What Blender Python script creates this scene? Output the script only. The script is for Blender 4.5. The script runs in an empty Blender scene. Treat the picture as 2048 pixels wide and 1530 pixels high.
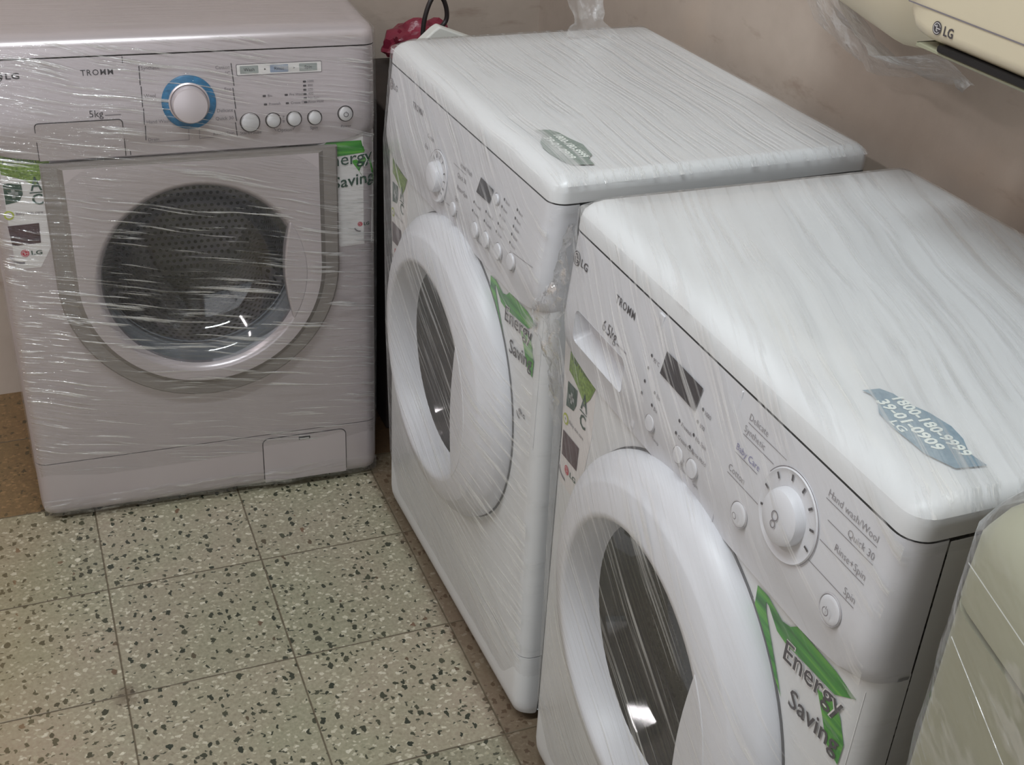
import bpy, bmesh, math, random
from math import sin, cos, pi, radians, sqrt, atan2
from mathutils import Vector, Matrix, noise
random.seed(7)
C = bpy.data.collections.new('scene'); bpy.context.scene.collection.children.link(C)
SC = bpy.context.scene

# ---------------------------------------------------------------- camera
cd = bpy.data.cameras.new('camera'); cam = bpy.data.objects.new('camera', cd); C.objects.link(cam)
cd.sensor_width = 36; cd.sensor_fit = 'HORIZONTAL'; cd.lens = 2464.98/2048*36
R_ = Vector((0.928732, -0.36717, 0.051409)); U_ = Vector((0.144918, 0.487142, 0.861215)); F_ = Vector((0.341256, 0.792388, -0.505634))
M3 = Matrix((R_, U_, -F_)).transposed()
cam.matrix_world = Matrix.Translation((0, 0, 1.35257)) @ M3.to_4x4()
cd.clip_start = 0.02
SC.camera = cam
# ---------------------------------------------------------------- world, lights, exposure
w = bpy.data.worlds.new('world'); SC.world = w; w.use_nodes = True
w.node_tree.nodes['Background'].inputs[0].default_value = (0.80, 0.90, 1.0, 1)
w.node_tree.nodes['Background'].inputs[1].default_value = 0.7
def area(name, loc, rot, sx, sy, power, col):
    l = bpy.data.lights.new(name, 'AREA'); l.shape = 'RECTANGLE'; l.size = sx; l.size_y = sy; l.energy = power; l.color = col
    o = bpy.data.objects.new(name, l); C.objects.link(o); o.location = loc; o.rotation_euler = rot
    return o
area('daylight_through_shopfront', (-1.0, -1.95, 1.45), (radians(90), 0, 0), 2.6, 2.3, 18, (1.0, 0.965, 0.97))
area('tube_light_glow', (-0.2, 0.75, 2.60), (0, 0, 0), 1.2, 0.14, 38, (0.88, 0.96, 1.0))
area('tube_light_glow', (-1.55, 1.2, 2.60), (0, 0, 0), 0.14, 1.2, 24, (0.98, 0.93, 0.95))
SC.view_settings.view_transform = 'Standard'; SC.view_settings.look = 'None'
SC.view_settings.gamma = 1; SC.view_settings.use_curve_mapping = False
SC.view_settings.exposure = -0.1
SC.cycles.max_bounces = 8; SC.cycles.diffuse_bounces = 3; SC.cycles.glossy_bounces = 3; SC.cycles.transparent_max_bounces = 12

# ---------------------------------------------------------------- node helpers
def srgb(r, g, b):
    f = lambda c: (c/255/12.92) if c/255 <= .04045 else ((c/255+.055)/1.055)**2.4
    return (f(r), f(g), f(b), 1)
class NT:
    def __init__(s, m): s.t = m.node_tree; s.n = s.t.nodes; s.l = s.t.links
    def node(s, typ, ins={}, **kw):
        n = s.n.new(typ)
        for k, v in kw.items(): setattr(n, k, v)
        for k, v in ins.items():
            if isinstance(v, bpy.types.NodeSocket): s.l.new(v, n.inputs[k])
            else: n.inputs[k].default_value = v
        return n
    def math(s, op, a, b=0.0, c=None, clamp=False):
        n = s.n.new('ShaderNodeMath'); n.operation = op; n.use_clamp = clamp
        for i, v in enumerate((a, b) if c is None else (a, b, c)):
            if isinstance(v, bpy.types.NodeSocket): s.l.new(v, n.inputs[i])
            else: n.inputs[i].default_value = v
        return n.outputs[0]
    def noise(s, vec, scale, detail=2, rough=.5):
        return s.node('ShaderNodeTexNoise', {'Vector': vec, 'Scale': scale, 'Detail': detail, 'Roughness': rough}).outputs[0]
    def ramp(s, fac, stops, interp='LINEAR'):
        n = s.n.new('ShaderNodeValToRGB'); s.l.new(fac, n.inputs[0]); n.color_ramp.interpolation = interp
        e = n.color_ramp.elements
        while len(e) < len(stops): e.new(.5)
        for q, (p, c) in zip(e, stops): q.position = p; q.color = c if not isinstance(c, (int, float)) else (c, c, c, 1)
        return n.outputs[0]
    def mix(s, fac, a, b, blend='MIX'):
        n = s.n.new('ShaderNodeMix'); n.data_type = 'RGBA'; n.blend_type = blend
        for k, v in ((0, fac), (6, a), (7, b)):
            if isinstance(v, bpy.types.NodeSocket): s.l.new(v, n.inputs[k])
            else: n.inputs[k].default_value = v
        return n.outputs[2]
    def bump(s, h, strength=.2, dist=.01):
        return s.node('ShaderNodeBump', {'Height': h, 'Strength': strength, 'Distance': dist}).outputs[0]
def newmat(name):
    m = bpy.data.materials.new(name); m.use_nodes = True
    t = NT(m); b = t.n['Principled BSDF']; return m, t, b
def simple(name, col, rough=.5, metal=0., noise_amt=.05, nscale=30, coat=0., bump=0.):
    m, t, b = newmat(name)
    tc = t.node('ShaderNodeTexCoord').outputs['Object']
    n = t.noise(tc, nscale, 4)
    k = t.ramp(n, [(0.3, 1-noise_amt), (0.7, 1.0)])
    t.l.new(t.mix(1.0, col, k, 'MULTIPLY'), b.inputs['Base Color'])
    b.inputs['Roughness'].default_value = rough; b.inputs['Metallic'].default_value = metal
    b.inputs['Coat Weight'].default_value = coat
    if bump: t.l.new(t.bump(t.noise(tc, nscale*6, 3), bump, .002), b.inputs['Normal'])
    return m
M = {}
M['white'] = simple('white_enamel', srgb(212, 213, 214), .38, 0, .03, 6)
M['white_plastic'] = simple('white_plastic', srgb(206, 206, 210), .42, 0, .03, 5)
M['silver'] = simple('silver_paint', srgb(194, 185, 187), .32, .42, .05, 9)
M['silver_dark'] = simple('grey_trim_paint', srgb(138, 131, 126), .45, .15, .05, 9)
M['chrome'] = simple('pale_chrome', srgb(196, 194, 194), .38, .55, .03, 20)
M['blue'] = simple('blue_translucent_plastic', srgb(44, 118, 162), .45, 0, .45, 120)
M['rubber'] = simple('grey_rubber', srgb(92, 92, 94), .6, 0, .1, 20)
M['gasket'] = simple('pale_gasket_rubber', srgb(176, 180, 182), .45, 0, .1, 20)
M['black'] = simple('black_plastic', srgb(22, 21, 22), .5, 0, .1, 20)
M['display'] = simple('dark_display_glass', srgb(52, 50, 56), .12, 0, .1, 40)
M['ink'] = simple('dark_print_ink', srgb(70, 66, 70), .6, 0, .1, 80)
M['ink_soft'] = simple('grey_print_ink', srgb(122, 116, 120), .6, 0, .1, 80)
M['ring_soft'] = simple('soft_grey_ring', srgb(168, 164, 166), .5, 0, .05, 80)
M['ink_blue'] = simple('violet_print_ink', srgb(96, 92, 150), .6, 0, .1, 80)
M['gap'] = simple('dark_gap', srgb(48, 42, 42), .8, 0, .1, 20)
M['paper'] = simple('sticker_paper', srgb(214, 210, 208), .45, 0, .03, 10)
M['red'] = simple('red_print', srgb(190, 44, 66), .5, 0, .1, 50)
M['teal_dark'] = simple('dark_green_print', srgb(52, 78, 66), .5, 0, .2, 60)
M['lcdgrey'] = simple('pale_grey_window', srgb(150, 155, 152), .3, 0, .1, 60)
M['lcdblue'] = simple('pale_blue_window', srgb(140, 152, 172), .3, 0, .1, 60)
M['photo'] = simple('dark_photo_print', srgb(84, 62, 68), .4, 0, .5, 60)
M['lime'] = simple('lime_print', srgb(176, 186, 60), .5, 0, .1, 50)
M['cream'] = simple('cream_plastic', srgb(206, 195, 170), .4, 0, .04, 8)
M['cream_dark'] = simple('dull_cream_paint', srgb(148, 147, 125), .45, 0, .06, 8)  # even tone, darker and greener than the plain cream plastic
M['cord'] = simple('black_cord_rubber', srgb(40, 34, 34), .45, 0, .1, 40)
M['redbag'] = simple('crimson_plastic_bag', srgb(140, 44, 66), .3, 0, .45, 25, bump=.4)
M['carton'] = simple('dark_carton', srgb(58, 50, 46), .8, 0, .2, 20)
M['whitecard'] = simple('white_foam_board', srgb(205, 205, 200), .6, 0, .05, 15)
def green_mat():
    m, t, b = newmat('green_gradient_print')
    tc = t.node('ShaderNodeTexCoord').outputs['Object']
    mp = t.node('ShaderNodeMapping', {'Vector': tc, 'Rotation': (0, radians(8), 0), 'Scale': (6, 1, 130)}).outputs[0]
    n = t.noise(mp, 1.0, 2)
    t.l.new(t.ramp(n, [(0.3, srgb(34, 96, 40)), (0.5, srgb(60, 138, 50)), (0.72, srgb(110, 172, 58))]), b.inputs['Base Color'])
    b.inputs['Roughness'].default_value = .4
    return m
M['green'] = green_mat()
def green_olive():
    m, t, b = newmat('olive_green_print')
    tc = t.node('ShaderNodeTexCoord').outputs['Object']
    n = t.noise(tc, 260, 2)
    t.l.new(t.ramp(n, [(0.35, srgb(92, 118, 44)), (0.7, srgb(132, 160, 74))]), b.inputs['Base Color'])
    return m
M['olive'] = green_olive()
def stamp(col1, col2, name):
    m, t, b = newmat(name)
    tc = t.node('ShaderNodeTexCoord').outputs['Object']
    n = t.noise(tc, 150, 4, .7)
    t.l.new(t.ramp(n, [(0.3, col1), (0.7, col2)]), b.inputs['Base Color']); b.inputs['Roughness'].default_value = .35
    return m
M['tape_blue'] = stamp(srgb(78, 114, 136), srgb(116, 146, 162), 'blue_grey_label_tape')
M['tape_grey'] = stamp(srgb(108, 126, 118), srgb(140, 152, 146), 'grey_green_label_tape')
M['tape_txt'] = simple('pale_label_letters', srgb(226, 232, 226), .5)

def drum_mat(flat=False):
    m, t, b = newmat('perforated_steel')
    tc = t.node('ShaderNodeTexCoord').outputs['Object']
    s = t.node('ShaderNodeSeparateXYZ', {0: tc})
    x, y, z = s.outputs
    ang = t.math('MULTIPLY', t.math('ARCTAN2', z, x), .17)
    def cell(v, k, off=0.):
        f = t.math('FRACT', t.math('ADD', t.math('MULTIPLY', v, k), off)); return t.math('SUBTRACT', f, .5)
    K = 82
    if flat: ang, y = x, z
    row = t.math('FLOOR', t.math('MULTIPLY', y, K)); half = t.math('MULTIPLY', t.math('MODULO', row, 2.0), .5)
    a = t.math('SUBTRACT', t.math('FRACT', t.math('ADD', t.math('MULTIPLY', ang, K), half)), .5)
    bb = cell(y, K)
    d = t.math('SQRT', t.math('ADD', t.math('MULTIPLY', a, a), t.math('MULTIPLY', bb, bb)))
    k = t.ramp(d, [(0.22, 0.0), (0.32, 1.0)])
    t.l.new(t.mix(k, (0.01, .01, .01, 1), srgb(178, 172, 172)), b.inputs['Base Color'])
    b.inputs['Metallic'].default_value = .55; b.inputs['Roughness'].default_value = .3
    t.l.new(t.bump(k, .5, .003), b.inputs['Normal'])
    return m
M['drum'] = drum_mat(); M['drum_back'] = drum_mat(True)
def schlick(t, f0, nrm=None):
    n = t.node('ShaderNodeLayerWeight', {'Blend': .5, **({'Normal': nrm} if nrm else {})})
    return t.math('MULTIPLY_ADD', t.math('POWER', n.outputs['Facing'], 4.0), 1-f0, f0)
def glass_mat(name='door_glass', tint=(.60, .61, .64, 1), k=.1):
    m, t, b = newmat(name); t.n.remove(b)
    out = t.n['Material Output']
    tr = t.node('ShaderNodeBsdfTransparent', {'Color': tint}).outputs[0]  # tint stands in for shade in the drum and the dark room mirrored
    gl = t.node('ShaderNodeBsdfGlossy', {'Roughness': .06, 'Color': (1, 1, 1, 1)}).outputs[0]
    fr = schlick(t, .045)
    mx = t.node('ShaderNodeMixShader', {0: t.math('ADD', fr, k*.3, clamp=True), 1: tr, 2: gl}).outputs[0]
    t.l.new(mx, out.inputs[0]); return m
M['glass'] = glass_mat()
M['glass_dark'] = glass_mat('dark_door_glass', (.20, .195, .21, 1), .0)

def film_mat(name, rot=(0, 0, 0), stretch=(1.5, 90, 90), amount=.5, milk=.06, streak_white=.35, gloss=.35, patch=(.42, .62), thr=(.56, .66), bump=.5, rough=.13, fold=0.):
    """clear stretch wrap: transparent, a little milky, with drawn-out creases, their glints partly painted in as white streaks"""
    m, t, b = newmat(name); t.n.remove(b)
    out = t.n['Material Output']
    tc = t.node('ShaderNodeTexCoord').outputs['Object']
    wob = t.node('ShaderNodeTexNoise', {'Vector': tc, 'Scale': 5.0, 'Detail': 1.0}).outputs[1]
    wv = t.node('ShaderNodeVectorMath', {0: wob, 1: (.03, .03, .03)}, operation='MULTIPLY').outputs[0]
    v0 = t.node('ShaderNodeVectorMath', {0: tc, 1: wv}, operation='ADD').outputs[0]
    mp = t.node('ShaderNodeMapping', {'Vector': v0, 'Rotation': rot}).outputs[0]
    mp = t.node('ShaderNodeMapping', {'Vector': mp, 'Scale': stretch}).outputs[0]
    n1 = t.noise(mp, 1.0, 3, .6)
    fine = t.ramp(n1, [(thr[0], 0.), (thr[1], 1.)])
    pn = t.noise(tc, 7.0, 2)
    pm = t.ramp(pn, [(patch[0], 0.15), (patch[1], 1.)])
    streak = t.math('MULTIPLY', fine, pm)
    if fold:
        mp2 = t.node('ShaderNodeMapping', {'Vector': mp, 'Scale': (.6, .30, .30)}).outputs[0]
        n2 = t.noise(mp2, 1.0, 1); hgt = t.math('ADD', t.math('MULTIPLY', n2, fold), t.math('MULTIPLY', n1, .35))
        f2 = t.ramp(n2, [(.48, 0.), (.60, 1.)])
        streak = t.math('MAXIMUM', t.math('MULTIPLY', f2, .3), streak)
    else: hgt = n1
    nrm = t.bump(hgt, bump, .006)
    tr = t.node('ShaderNodeBsdfTransparent', {'Color': (.985, .985, .985, 1)}).outputs[0]
    df = t.node('ShaderNodeBsdfDiffuse', {'Color': (.86, .87, .88, 1), 'Normal': nrm}).outputs[0]
    gl = t.node('ShaderNodeBsdfGlossy', {'Roughness': rough, 'Color': (1, 1, 1, 1), 'Normal': nrm}).outputs[0]
    fr = schlick(t, .03, nrm)
    white = t.math('ADD', t.math('MULTIPLY', streak, streak_white*amount*2), milk, clamp=True)  # streak mask paints crease glints into the film as white
    s1 = t.node('ShaderNodeMixShader', {0: white, 1: tr, 2: df}).outputs[0]
    g = t.math('MINIMUM', t.math('ADD', t.math('MULTIPLY', fr, gloss), t.math('MULTIPLY', streak, gloss*.35)), .6)
    s2 = t.node('ShaderNodeMixShader', {0: g, 1: s1, 2: gl}).outputs[0]
    t.l.new(s2, out.inputs[0]); return m

# ---------------------------------------------------------------- mesh helpers
def obj(name, bm, mats, parent=None, smooth=True, bevel=0., angle=35):
    me = bpy.data.meshes.new(name)
    bmesh.ops.remove_doubles(bm, verts=bm.verts, dist=1e-6)
    bm.normal_update(); bm.to_mesh(me); bm.free()
    for m in (mats if isinstance(mats, (list, tuple)) else [mats]): me.materials.append(m)
    o = bpy.data.objects.new(name, me); C.objects.link(o)
    if parent: o.parent = parent
    if smooth:
        for p in me.polygons: p.use_smooth = True
        me.set_sharp_from_angle(angle=radians(angle))
    if bevel:
        b = o.modifiers.new('bevel', 'BEVEL'); b.width = bevel; b.segments = 3; b.limit_method = 'ANGLE'; b.angle_limit = radians(40)
    return o
def thing(name, label, cat, loc=(0, 0, 0), rz=0, group=None):
    o = bpy.data.objects.new(name, None); C.objects.link(o); o.location = loc; o.rotation_euler = (0, 0, rz)
    o.empty_display_size = .1
    o['label'] = label; o['category'] = cat
    if group: o['group'] = group
    return o
def tag(o, label, cat, group=None):
    o['label'] = label; o['category'] = cat
    if group: o['group'] = group
    return o
def bx(bm, x0, x1, y0, y1, z0, z1, mi=0):
    vs = [bm.verts.new((x, y, z)) for z in (z0, z1) for y in (y0, y1) for x in (x0, x1)]
    for f in ((0, 2, 3, 1), (4, 5, 7, 6), (0, 1, 5, 4), (2, 6, 7, 3), (0, 4, 6, 2), (1, 3, 7, 5)):
        fc = bm.faces.new([vs[i] for i in f]); fc.material_index = mi
def rrect(x0, x1, y0, y1, rf=.022, rb=.01, n=6):
    """plan outline, front corners (y0) radius rf, rear corners rb; counter-clockwise"""
    P = []
    for cx, cy, r, a0 in ((x0+rf, y0+rf, rf, 180), (x1-rf, y0+rf, rf, 270), (x1-rb, y1-rb, rb, 0), (x0+rb, y1-rb, rb, 90)):
        for i in range(n+1):
            a = radians(a0+90*i/n); P.append((cx+r*cos(a), cy+r*sin(a)))
    return P
def loft(bm, rings, cap0=True, cap1=True, mi=0):
    V = [[bm.verts.new(p) for p in r] for r in rings]
    n = len(V[0])
    for a, b in zip(V, V[1:]):
        for i in range(n):
            j = (i+1) % n
            f = bm.faces.new((a[i], a[j], b[j], b[i])); f.material_index = mi
    if cap0: bm.faces.new(list(reversed(V[0]))).material_index = mi
    if cap1: bm.faces.new(V[-1]).material_index = mi
    return V
def lathe(bm, prof, cx, cz, n=64, mi=0, tilt=0., y0=0.):
    """profile (r, y) turned about the y axis through (cx, cz)"""
    rings = []
    for r, y in prof:
        rings.append([(cx+r*cos(2*pi*i/n), y0+y+tilt*(r*sin(2*pi*i/n)), cz+r*sin(2*pi*i/n)) for i in range(n)] if r > 1e-6 else [(cx, y0+y, cz)])
    V = [[bm.verts.new(p) for p in r] for r in rings]
    for a, b in zip(V, V[1:]):
        for i in range(n):
            j = (i+1) % n
            if len(a) == 1 and len(b) == 1: continue
            if len(b) == 1: f = bm.faces.new((a[i], a[j], b[0]))
            elif len(a) == 1: f = bm.faces.new((a[0], b[j], b[i]))
            else: f = bm.faces.new((a[i], a[j], b[j], b[i]))
            f.material_index = mi
def prism(bm, pts, y0, y1, mi=0, ymap=None):
    """polygon in the (x, z) plane given depth from y0 (front) to y1"""
    g = ymap or (lambda x, z: 0)
    a = [bm.verts.new((x, y0+g(x, z), z)) for x, z in pts]; b = [bm.verts.new((x, y1+g(x, z), z)) for x, z in pts]
    n = len(pts)
    f = bm.faces.new(a); f.material_index = mi; f2 = bm.faces.new(list(reversed(b))); f2.material_index = mi
    for i in range(n):
        bm.faces.new((a[i], b[i], b[(i+1) % n], a[(i+1) % n])).material_index = mi
def rr(x0, x1, z0, z1, r=.004, n=4, r2=None):
    P = []
    rb = r if r2 is None else r2
    for cx, cz, q, a0 in ((x0+rb, z0+rb, rb, 180), (x1-rb, z0+rb, rb, 270), (x1-r, z1-r, r, 0), (x0+r, z1-r, r, 90)):
        if q < 1e-6: P.append((cx, cz)); continue
        for i in range(n+1):
            a = radians(a0+90*i/n); P.append((cx+q*cos(a), cz+q*sin(a)))
    return P
def ell(cx, cz, rx, rz, n=24, a0=0, a1=360):
    return [(cx+rx*cos(radians(a0+(a1-a0)*i/n)), cz+rz*sin(radians(a0+(a1-a0)*i/n))) for i in range(n if a1-a0 == 360 else n+1)]
class Print:
    """flat ink or foil laid on a surface; points in (x, z), pushed out by eps from surface y(x, z)"""
    def __init__(s, ymap, eps=.0007): s.bm = bmesh.new(); s.ym = ymap; s.eps = eps; s.mats = []
    def mi(s, m):
        if m not in s.mats: s.mats.append(m)
        return s.mats.index(m)
    def poly(s, pts, m, lift=0.):
        vs = [s.bm.verts.new((x, s.ym(x, z)-s.eps-lift, z)) for x, z in pts]
        f = s.bm.faces.new(vs); f.material_index = s.mi(m)
    def line(s, x0, z0, x1, z1, wd, m, lift=0.):
        d = Vector((x1-x0, z1-z0)); L = d.length or 1; nx, nz = -d.y/L*wd/2, d.x/L*wd/2
        s.poly([(x0+nx, z0+nz), (x0-nx, z0-nz), (x1-nx, z1-nz), (x1+nx, z1+nz)], m, lift)
    def arc(s, cx, cz, r, a0, a1, wd, m, n=40, lift=0.):
        o = ell(cx, cz, r+wd/2, r+wd/2, n, a0, a1-.001); i = ell(cx, cz, r-wd/2, r-wd/2, n, a0, a1-.001)
        for k in range(n): s.poly([o[k], o[k+1], i[k+1], i[k]], m, lift)
    def text(s, body, x0, z0, h, m, width=None, off=0., align='L', shear=0., rot=0., lift=0., slope=0., sp=1.):
        cu = bpy.data.curves.new('t', 'FONT'); cu.body = body; cu.size = 1; cu.resolution_u = 2; cu.offset = off; cu.shear = shear; cu.space_character = sp
        ob = bpy.data.objects.new('t', cu); me = bpy.data.meshes.new_from_object(ob)
        if not me.vertices: return
        xs = [v.co.x for v in me.vertices]; x_min, x_max = min(xs), max(xs)
        cap = .70
        sy = h/cap; sx = (width/(x_max-x_min)) if width else sy
        W = (x_max-x_min)*sx
        ox = x0 - (W if align == 'R' else W/2 if align == 'C' else 0)
        cr, sr = cos(radians(rot)), sin(radians(rot))
        vm = []
        for v in me.vertices:
            lx, lz = (v.co.x-x_min)*sx, v.co.y*sy
            lz += slope*lx
            X, Z = ox+lx*cr-lz*sr, z0+lx*sr+lz*cr
            vm.append(s.bm.verts.new((X, s.ym(X, Z)-s.eps-lift, Z)))
        k = s.mi(m)
        for p in me.polygons:
            try: s.bm.faces.new([vm[i] for i in p.vertices]).material_index = k
            except ValueError: pass
        bpy.data.objects.remove(ob); bpy.data.curves.remove(cu); bpy.data.meshes.remove(me)
    def done(s, name, parent): return obj(name, s.bm, [q for q in s.mats], parent, smooth=False)
def lg_mark(P, cx, cz, r, m, letters=None, h=None, lettercol=None, gap=.004, slope=0.):
    """round face emblem of an l and a g, with the two letters beside it"""
    P.poly(ell(cx, cz, r, r, 28), m)
    w = M['paper']
    P.arc(cx, cz, r*.76, 20, 320, r*.10, w, 20, .0002)
    P.line(cx+r*.05, cz-r*.02, cx+r*.76, cz-r*.02, r*.12, w, .0002)
    P.line(cx-r*.06, cz+r*.48, cx-r*.06, cz-r*.38, r*.14, w, .0002); P.line(cx-r*.06, cz-r*.38, cx+r*.22, cz-r*.38, r*.13, w, .0002)
    P.poly(ell(cx-r*.36, cz+r*.28, r*.13, r*.13, 8), w, .0002)
    if letters: P.text('LG', cx+r+gap, cz-h*.5, h, lettercol, width=letters, off=.02, slope=slope)

def curve_tube(name, pts, r, m, parent=None, res=12):
    cu = bpy.data.curves.new(name, 'CURVE'); cu.dimensions = '3D'; sp = cu.splines.new('NURBS'); sp.points.add(len(pts)-1)
    for q, p in zip(sp.points, pts): q.co = (*p, 1)
    sp.use_endpoint_u = True; sp.order_u = 4; cu.resolution_u = res; cu.bevel_depth = r; cu.bevel_resolution = 4
    ob = bpy.data.objects.new('tmp', cu); me = bpy.data.meshes.new_from_object(ob); me.name = name
    bpy.data.objects.remove(ob); bpy.data.curves.remove(cu); me.materials.clear(); me.materials.append(m)
    for p in me.polygons: p.use_smooth = True
    o = bpy.data.objects.new(name, me); C.objects.link(o)
    if parent: o.parent = parent
    return o

# ---------------------------------------------------------------- room
WX, WY = 1.035, 2.375          # inner faces of the right and back wall
def wall_mat():
    m, t, b = newmat('aged_plaster')
    tc = t.node('ShaderNodeTexCoord').outputs['Object']
    n = t.noise(tc, 3.0, 5, .6); n2 = t.noise(tc, 14, 4, .7)
    c = t.ramp(n, [(.3, srgb(164, 150, 138)), (.55, srgb(182, 168, 156)), (.75, srgb(192, 174, 158))])
    sm = t.node('ShaderNodeMapping', {'Vector': tc, 'Scale': (4, 5, 16)}).outputs[0]
    n3 = t.noise(sm, 1.3, 4, .7)
    c = t.mix(t.ramp(n3, [(.60, 0.), (.74, .5)]), c, srgb(134, 112, 96))
    c = t.mix(t.ramp(n2, [(.3, 0.), (.8, .22)]), c, srgb(196, 182, 170))
    t.l.new(c, b.inputs['Base Color']); b.inputs['Roughness'].default_value = .62
    t.l.new(t.bump(t.noise(tc, 60, 5, .7), .12, .004), b.inputs['Normal'])
    return m
M['wall'] = wall_mat()
def terrazzo():
    m, t, b = newmat('terrazzo_tiles')
    tc = t.node('ShaderNodeTexCoord').outputs['Object']
    s = t.node('ShaderNodeSeparateXYZ', {0: tc}); X, Y = s.outputs[0], s.outputs[1]
    T = .2525
    u = t.math('DIVIDE', t.math('SUBTRACT', X, .026), T); v = t.math('DIVIDE', t.math('SUBTRACT', Y, 1.432), T)
    fu = t.math('FRACT', u); fv = t.math('FRACT', v)
    du = t.math('MINIMUM', fu, t.math('SUBTRACT', 1., fu)); dv = t.math('MINIMUM', fv, t.math('SUBTRACT', 1., fv))
    d = t.math('MINIMUM', du, dv)
    wn = t.math('MULTIPLY', t.math('SUBTRACT', t.noise(tc, 70, 3), .5), .006)
    grout = t.ramp(t.math('ADD', d, wn), [(.0030, 1.), (.0065, 0.)])
    cellv = t.node('ShaderNodeCombineXYZ', {0: t.math('FLOOR', u), 1: t.math('FLOOR', v), 2: 0.}).outputs[0]
    wnz = t.node('ShaderNodeTexWhiteNoise', {0: cellv}, noise_dimensions='3D')
    tile = wnz.outputs[0]
    # chips are cut afresh in every tile
    offs = t.node('ShaderNodeVectorMath', {0: wnz.outputs[1], 1: (7, 7, 0)}, operation='MULTIPLY').outputs[0]
    pv = t.node('ShaderNodeVectorMath', {0: tc, 1: offs}, operation='ADD').outputs[0]
    dis = t.node('ShaderNodeTexNoise', {'Vector': pv, 'Scale': 120., 'Detail': 3.}).outputs[1]
    pd = t.node('ShaderNodeVectorMath', {0: pv, 1: t.node('ShaderNodeVectorMath', {0: dis, 1: (.013, .013, 0)}, operation='MULTIPLY').outputs[0]}, operation='ADD').outputs[0]
    base = t.mix(t.ramp(t.noise(tc, 5, 3), [(.35, 0.), (.65, 1.)]), srgb(134, 131, 109), srgb(146, 132, 116))
    base = t.mix(t.ramp(tile, [(0., .0), (1., .60)]), base, srgb(104, 106, 86))
    base = t.mix(t.ramp(t.noise(pv, 160, 3, .6), [(.35, 0.), (.7, .6)]), base, srgb(166, 160, 138))
    def chips(scale, lo, hi, rnd_lo, rnd_hi, stretch):
        mp = t.node('ShaderNodeMapping', {'Vector': pd, 'Scale': stretch, 'Rotation': (0, 0, .5*scale)}).outputs[0]
        vo = t.node('ShaderNodeTexVoronoi', {'Vector': mp, 'Scale': scale, 'Randomness': .95}, voronoi_dimensions='2D')
        rs = t.node('ShaderNodeSeparateColor', {0: vo.outputs['Color']})
        size = t.math('MULTIPLY_ADD', rs.outputs[1], hi-lo, lo)
        inside = t.math('LESS_THAN', vo.outputs['Distance'], size)
        pick = t.math('MULTIPLY', t.math('GREATER_THAN', rs.outputs[0], rnd_lo), t.math('LESS_THAN', rs.outputs[0], rnd_hi))
        return t.math('MULTIPLY', inside, pick), rs.outputs[2]
    c = base
    k, q = chips(105, .18, .36, .45, .85, (1, 1.3, 1)); c = t.mix(t.math('MULTIPLY', k, .55), c, t.ramp(q, [(0., srgb(170, 163, 140)), (1., srgb(206, 200, 180))]))
    k, q = chips(150, .2, .4, .45, .6, (1.2, 1, 1)); c = t.mix(t.math('MULTIPLY', k, .5), c, srgb(120, 112, 92))
    k, q = chips(62, .16, .30, .84, 1.0, (1, 1.5, 1)); c = t.mix(t.math('MULTIPLY', k, .45), c, t.ramp(q, [(0., srgb(205, 198, 176)), (1., srgb(228, 222, 204))]))
    k, q = chips(50, .10, .34, .66, 1.0, (1.6, 1, 1)); c = t.mix(k, c, t.ramp(q, [(0., srgb(44, 48, 38)), (.93, srgb(70, 70, 55)), (1., srgb(108, 84, 66))]))
    k, q = chips(84, .12, .34, .84, 1.0, (1, 1.9, 1)); c = t.mix(t.math('MULTIPLY', k, .9), c, srgb(56, 58, 46))
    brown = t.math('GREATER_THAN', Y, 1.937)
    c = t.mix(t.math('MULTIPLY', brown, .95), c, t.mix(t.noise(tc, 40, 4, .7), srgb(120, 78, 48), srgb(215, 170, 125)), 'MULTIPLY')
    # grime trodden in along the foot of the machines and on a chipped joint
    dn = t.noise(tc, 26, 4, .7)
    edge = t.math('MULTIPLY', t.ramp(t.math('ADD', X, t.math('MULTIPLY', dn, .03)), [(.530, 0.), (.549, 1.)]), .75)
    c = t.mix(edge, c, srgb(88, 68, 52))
    spot = t.node('ShaderNodeVectorMath', {0: tc, 1: (.026, 1.432, 0)}, operation='DISTANCE').outputs['Value']
    c = t.mix(t.math('MULTIPLY', t.ramp(t.math('ADD', spot, t.math('MULTIPLY', dn, .03)), [(.02, 1.), (.045, 0.)]), .7), c, srgb(92, 76, 62))
    yl = t.ramp(X, [(0., 1.), (.01, 1.)])
    lf = t.math('MULTIPLY', t.ramp(t.math('SUBTRACT', .5, t.math('MULTIPLY', X, 2.5)), [(.45, 0.), (1., 1.)]), .4)
    c = t.mix(lf, c, srgb(150, 128, 92))
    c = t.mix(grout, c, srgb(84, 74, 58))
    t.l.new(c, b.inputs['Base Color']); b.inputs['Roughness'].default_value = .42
    t.l.new(t.bump(t.math('SUBTRACT', 1., grout), .4, .002), b.inputs['Normal'])
    return m
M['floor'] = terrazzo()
M['ceil'] = simple('ceiling_paint', srgb(205, 205, 200), .8, 0, .05, 3)
def slab(name, x0, x1, y0, y1, z0, z1, m):
    bm = bmesh.new(); bx(bm, x0, x1, y0, y1, z0, z1); o = obj(name, bm, m, smooth=False); o['kind'] = 'structure'; return o
LX, FY, HZ = -2.7, -2.05, 2.75
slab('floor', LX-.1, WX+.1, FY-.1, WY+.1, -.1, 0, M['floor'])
slab('wall_right', WX, WX+.1, FY, WY+.1, 0, HZ, M['wall'])
slab('wall_back', LX-.1, WX, WY, WY+.1, 0, HZ, M['wall'])
slab('wall_left', LX-.1, LX, FY, WY, 0, HZ, M['wall'])
slab('ceiling', LX-.1, WX+.1, FY-.1, WY+.1, HZ, HZ+.1, M['ceil'])
bm = bmesh.new()                                   # shop front: wide opening in the wall behind the camera
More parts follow.
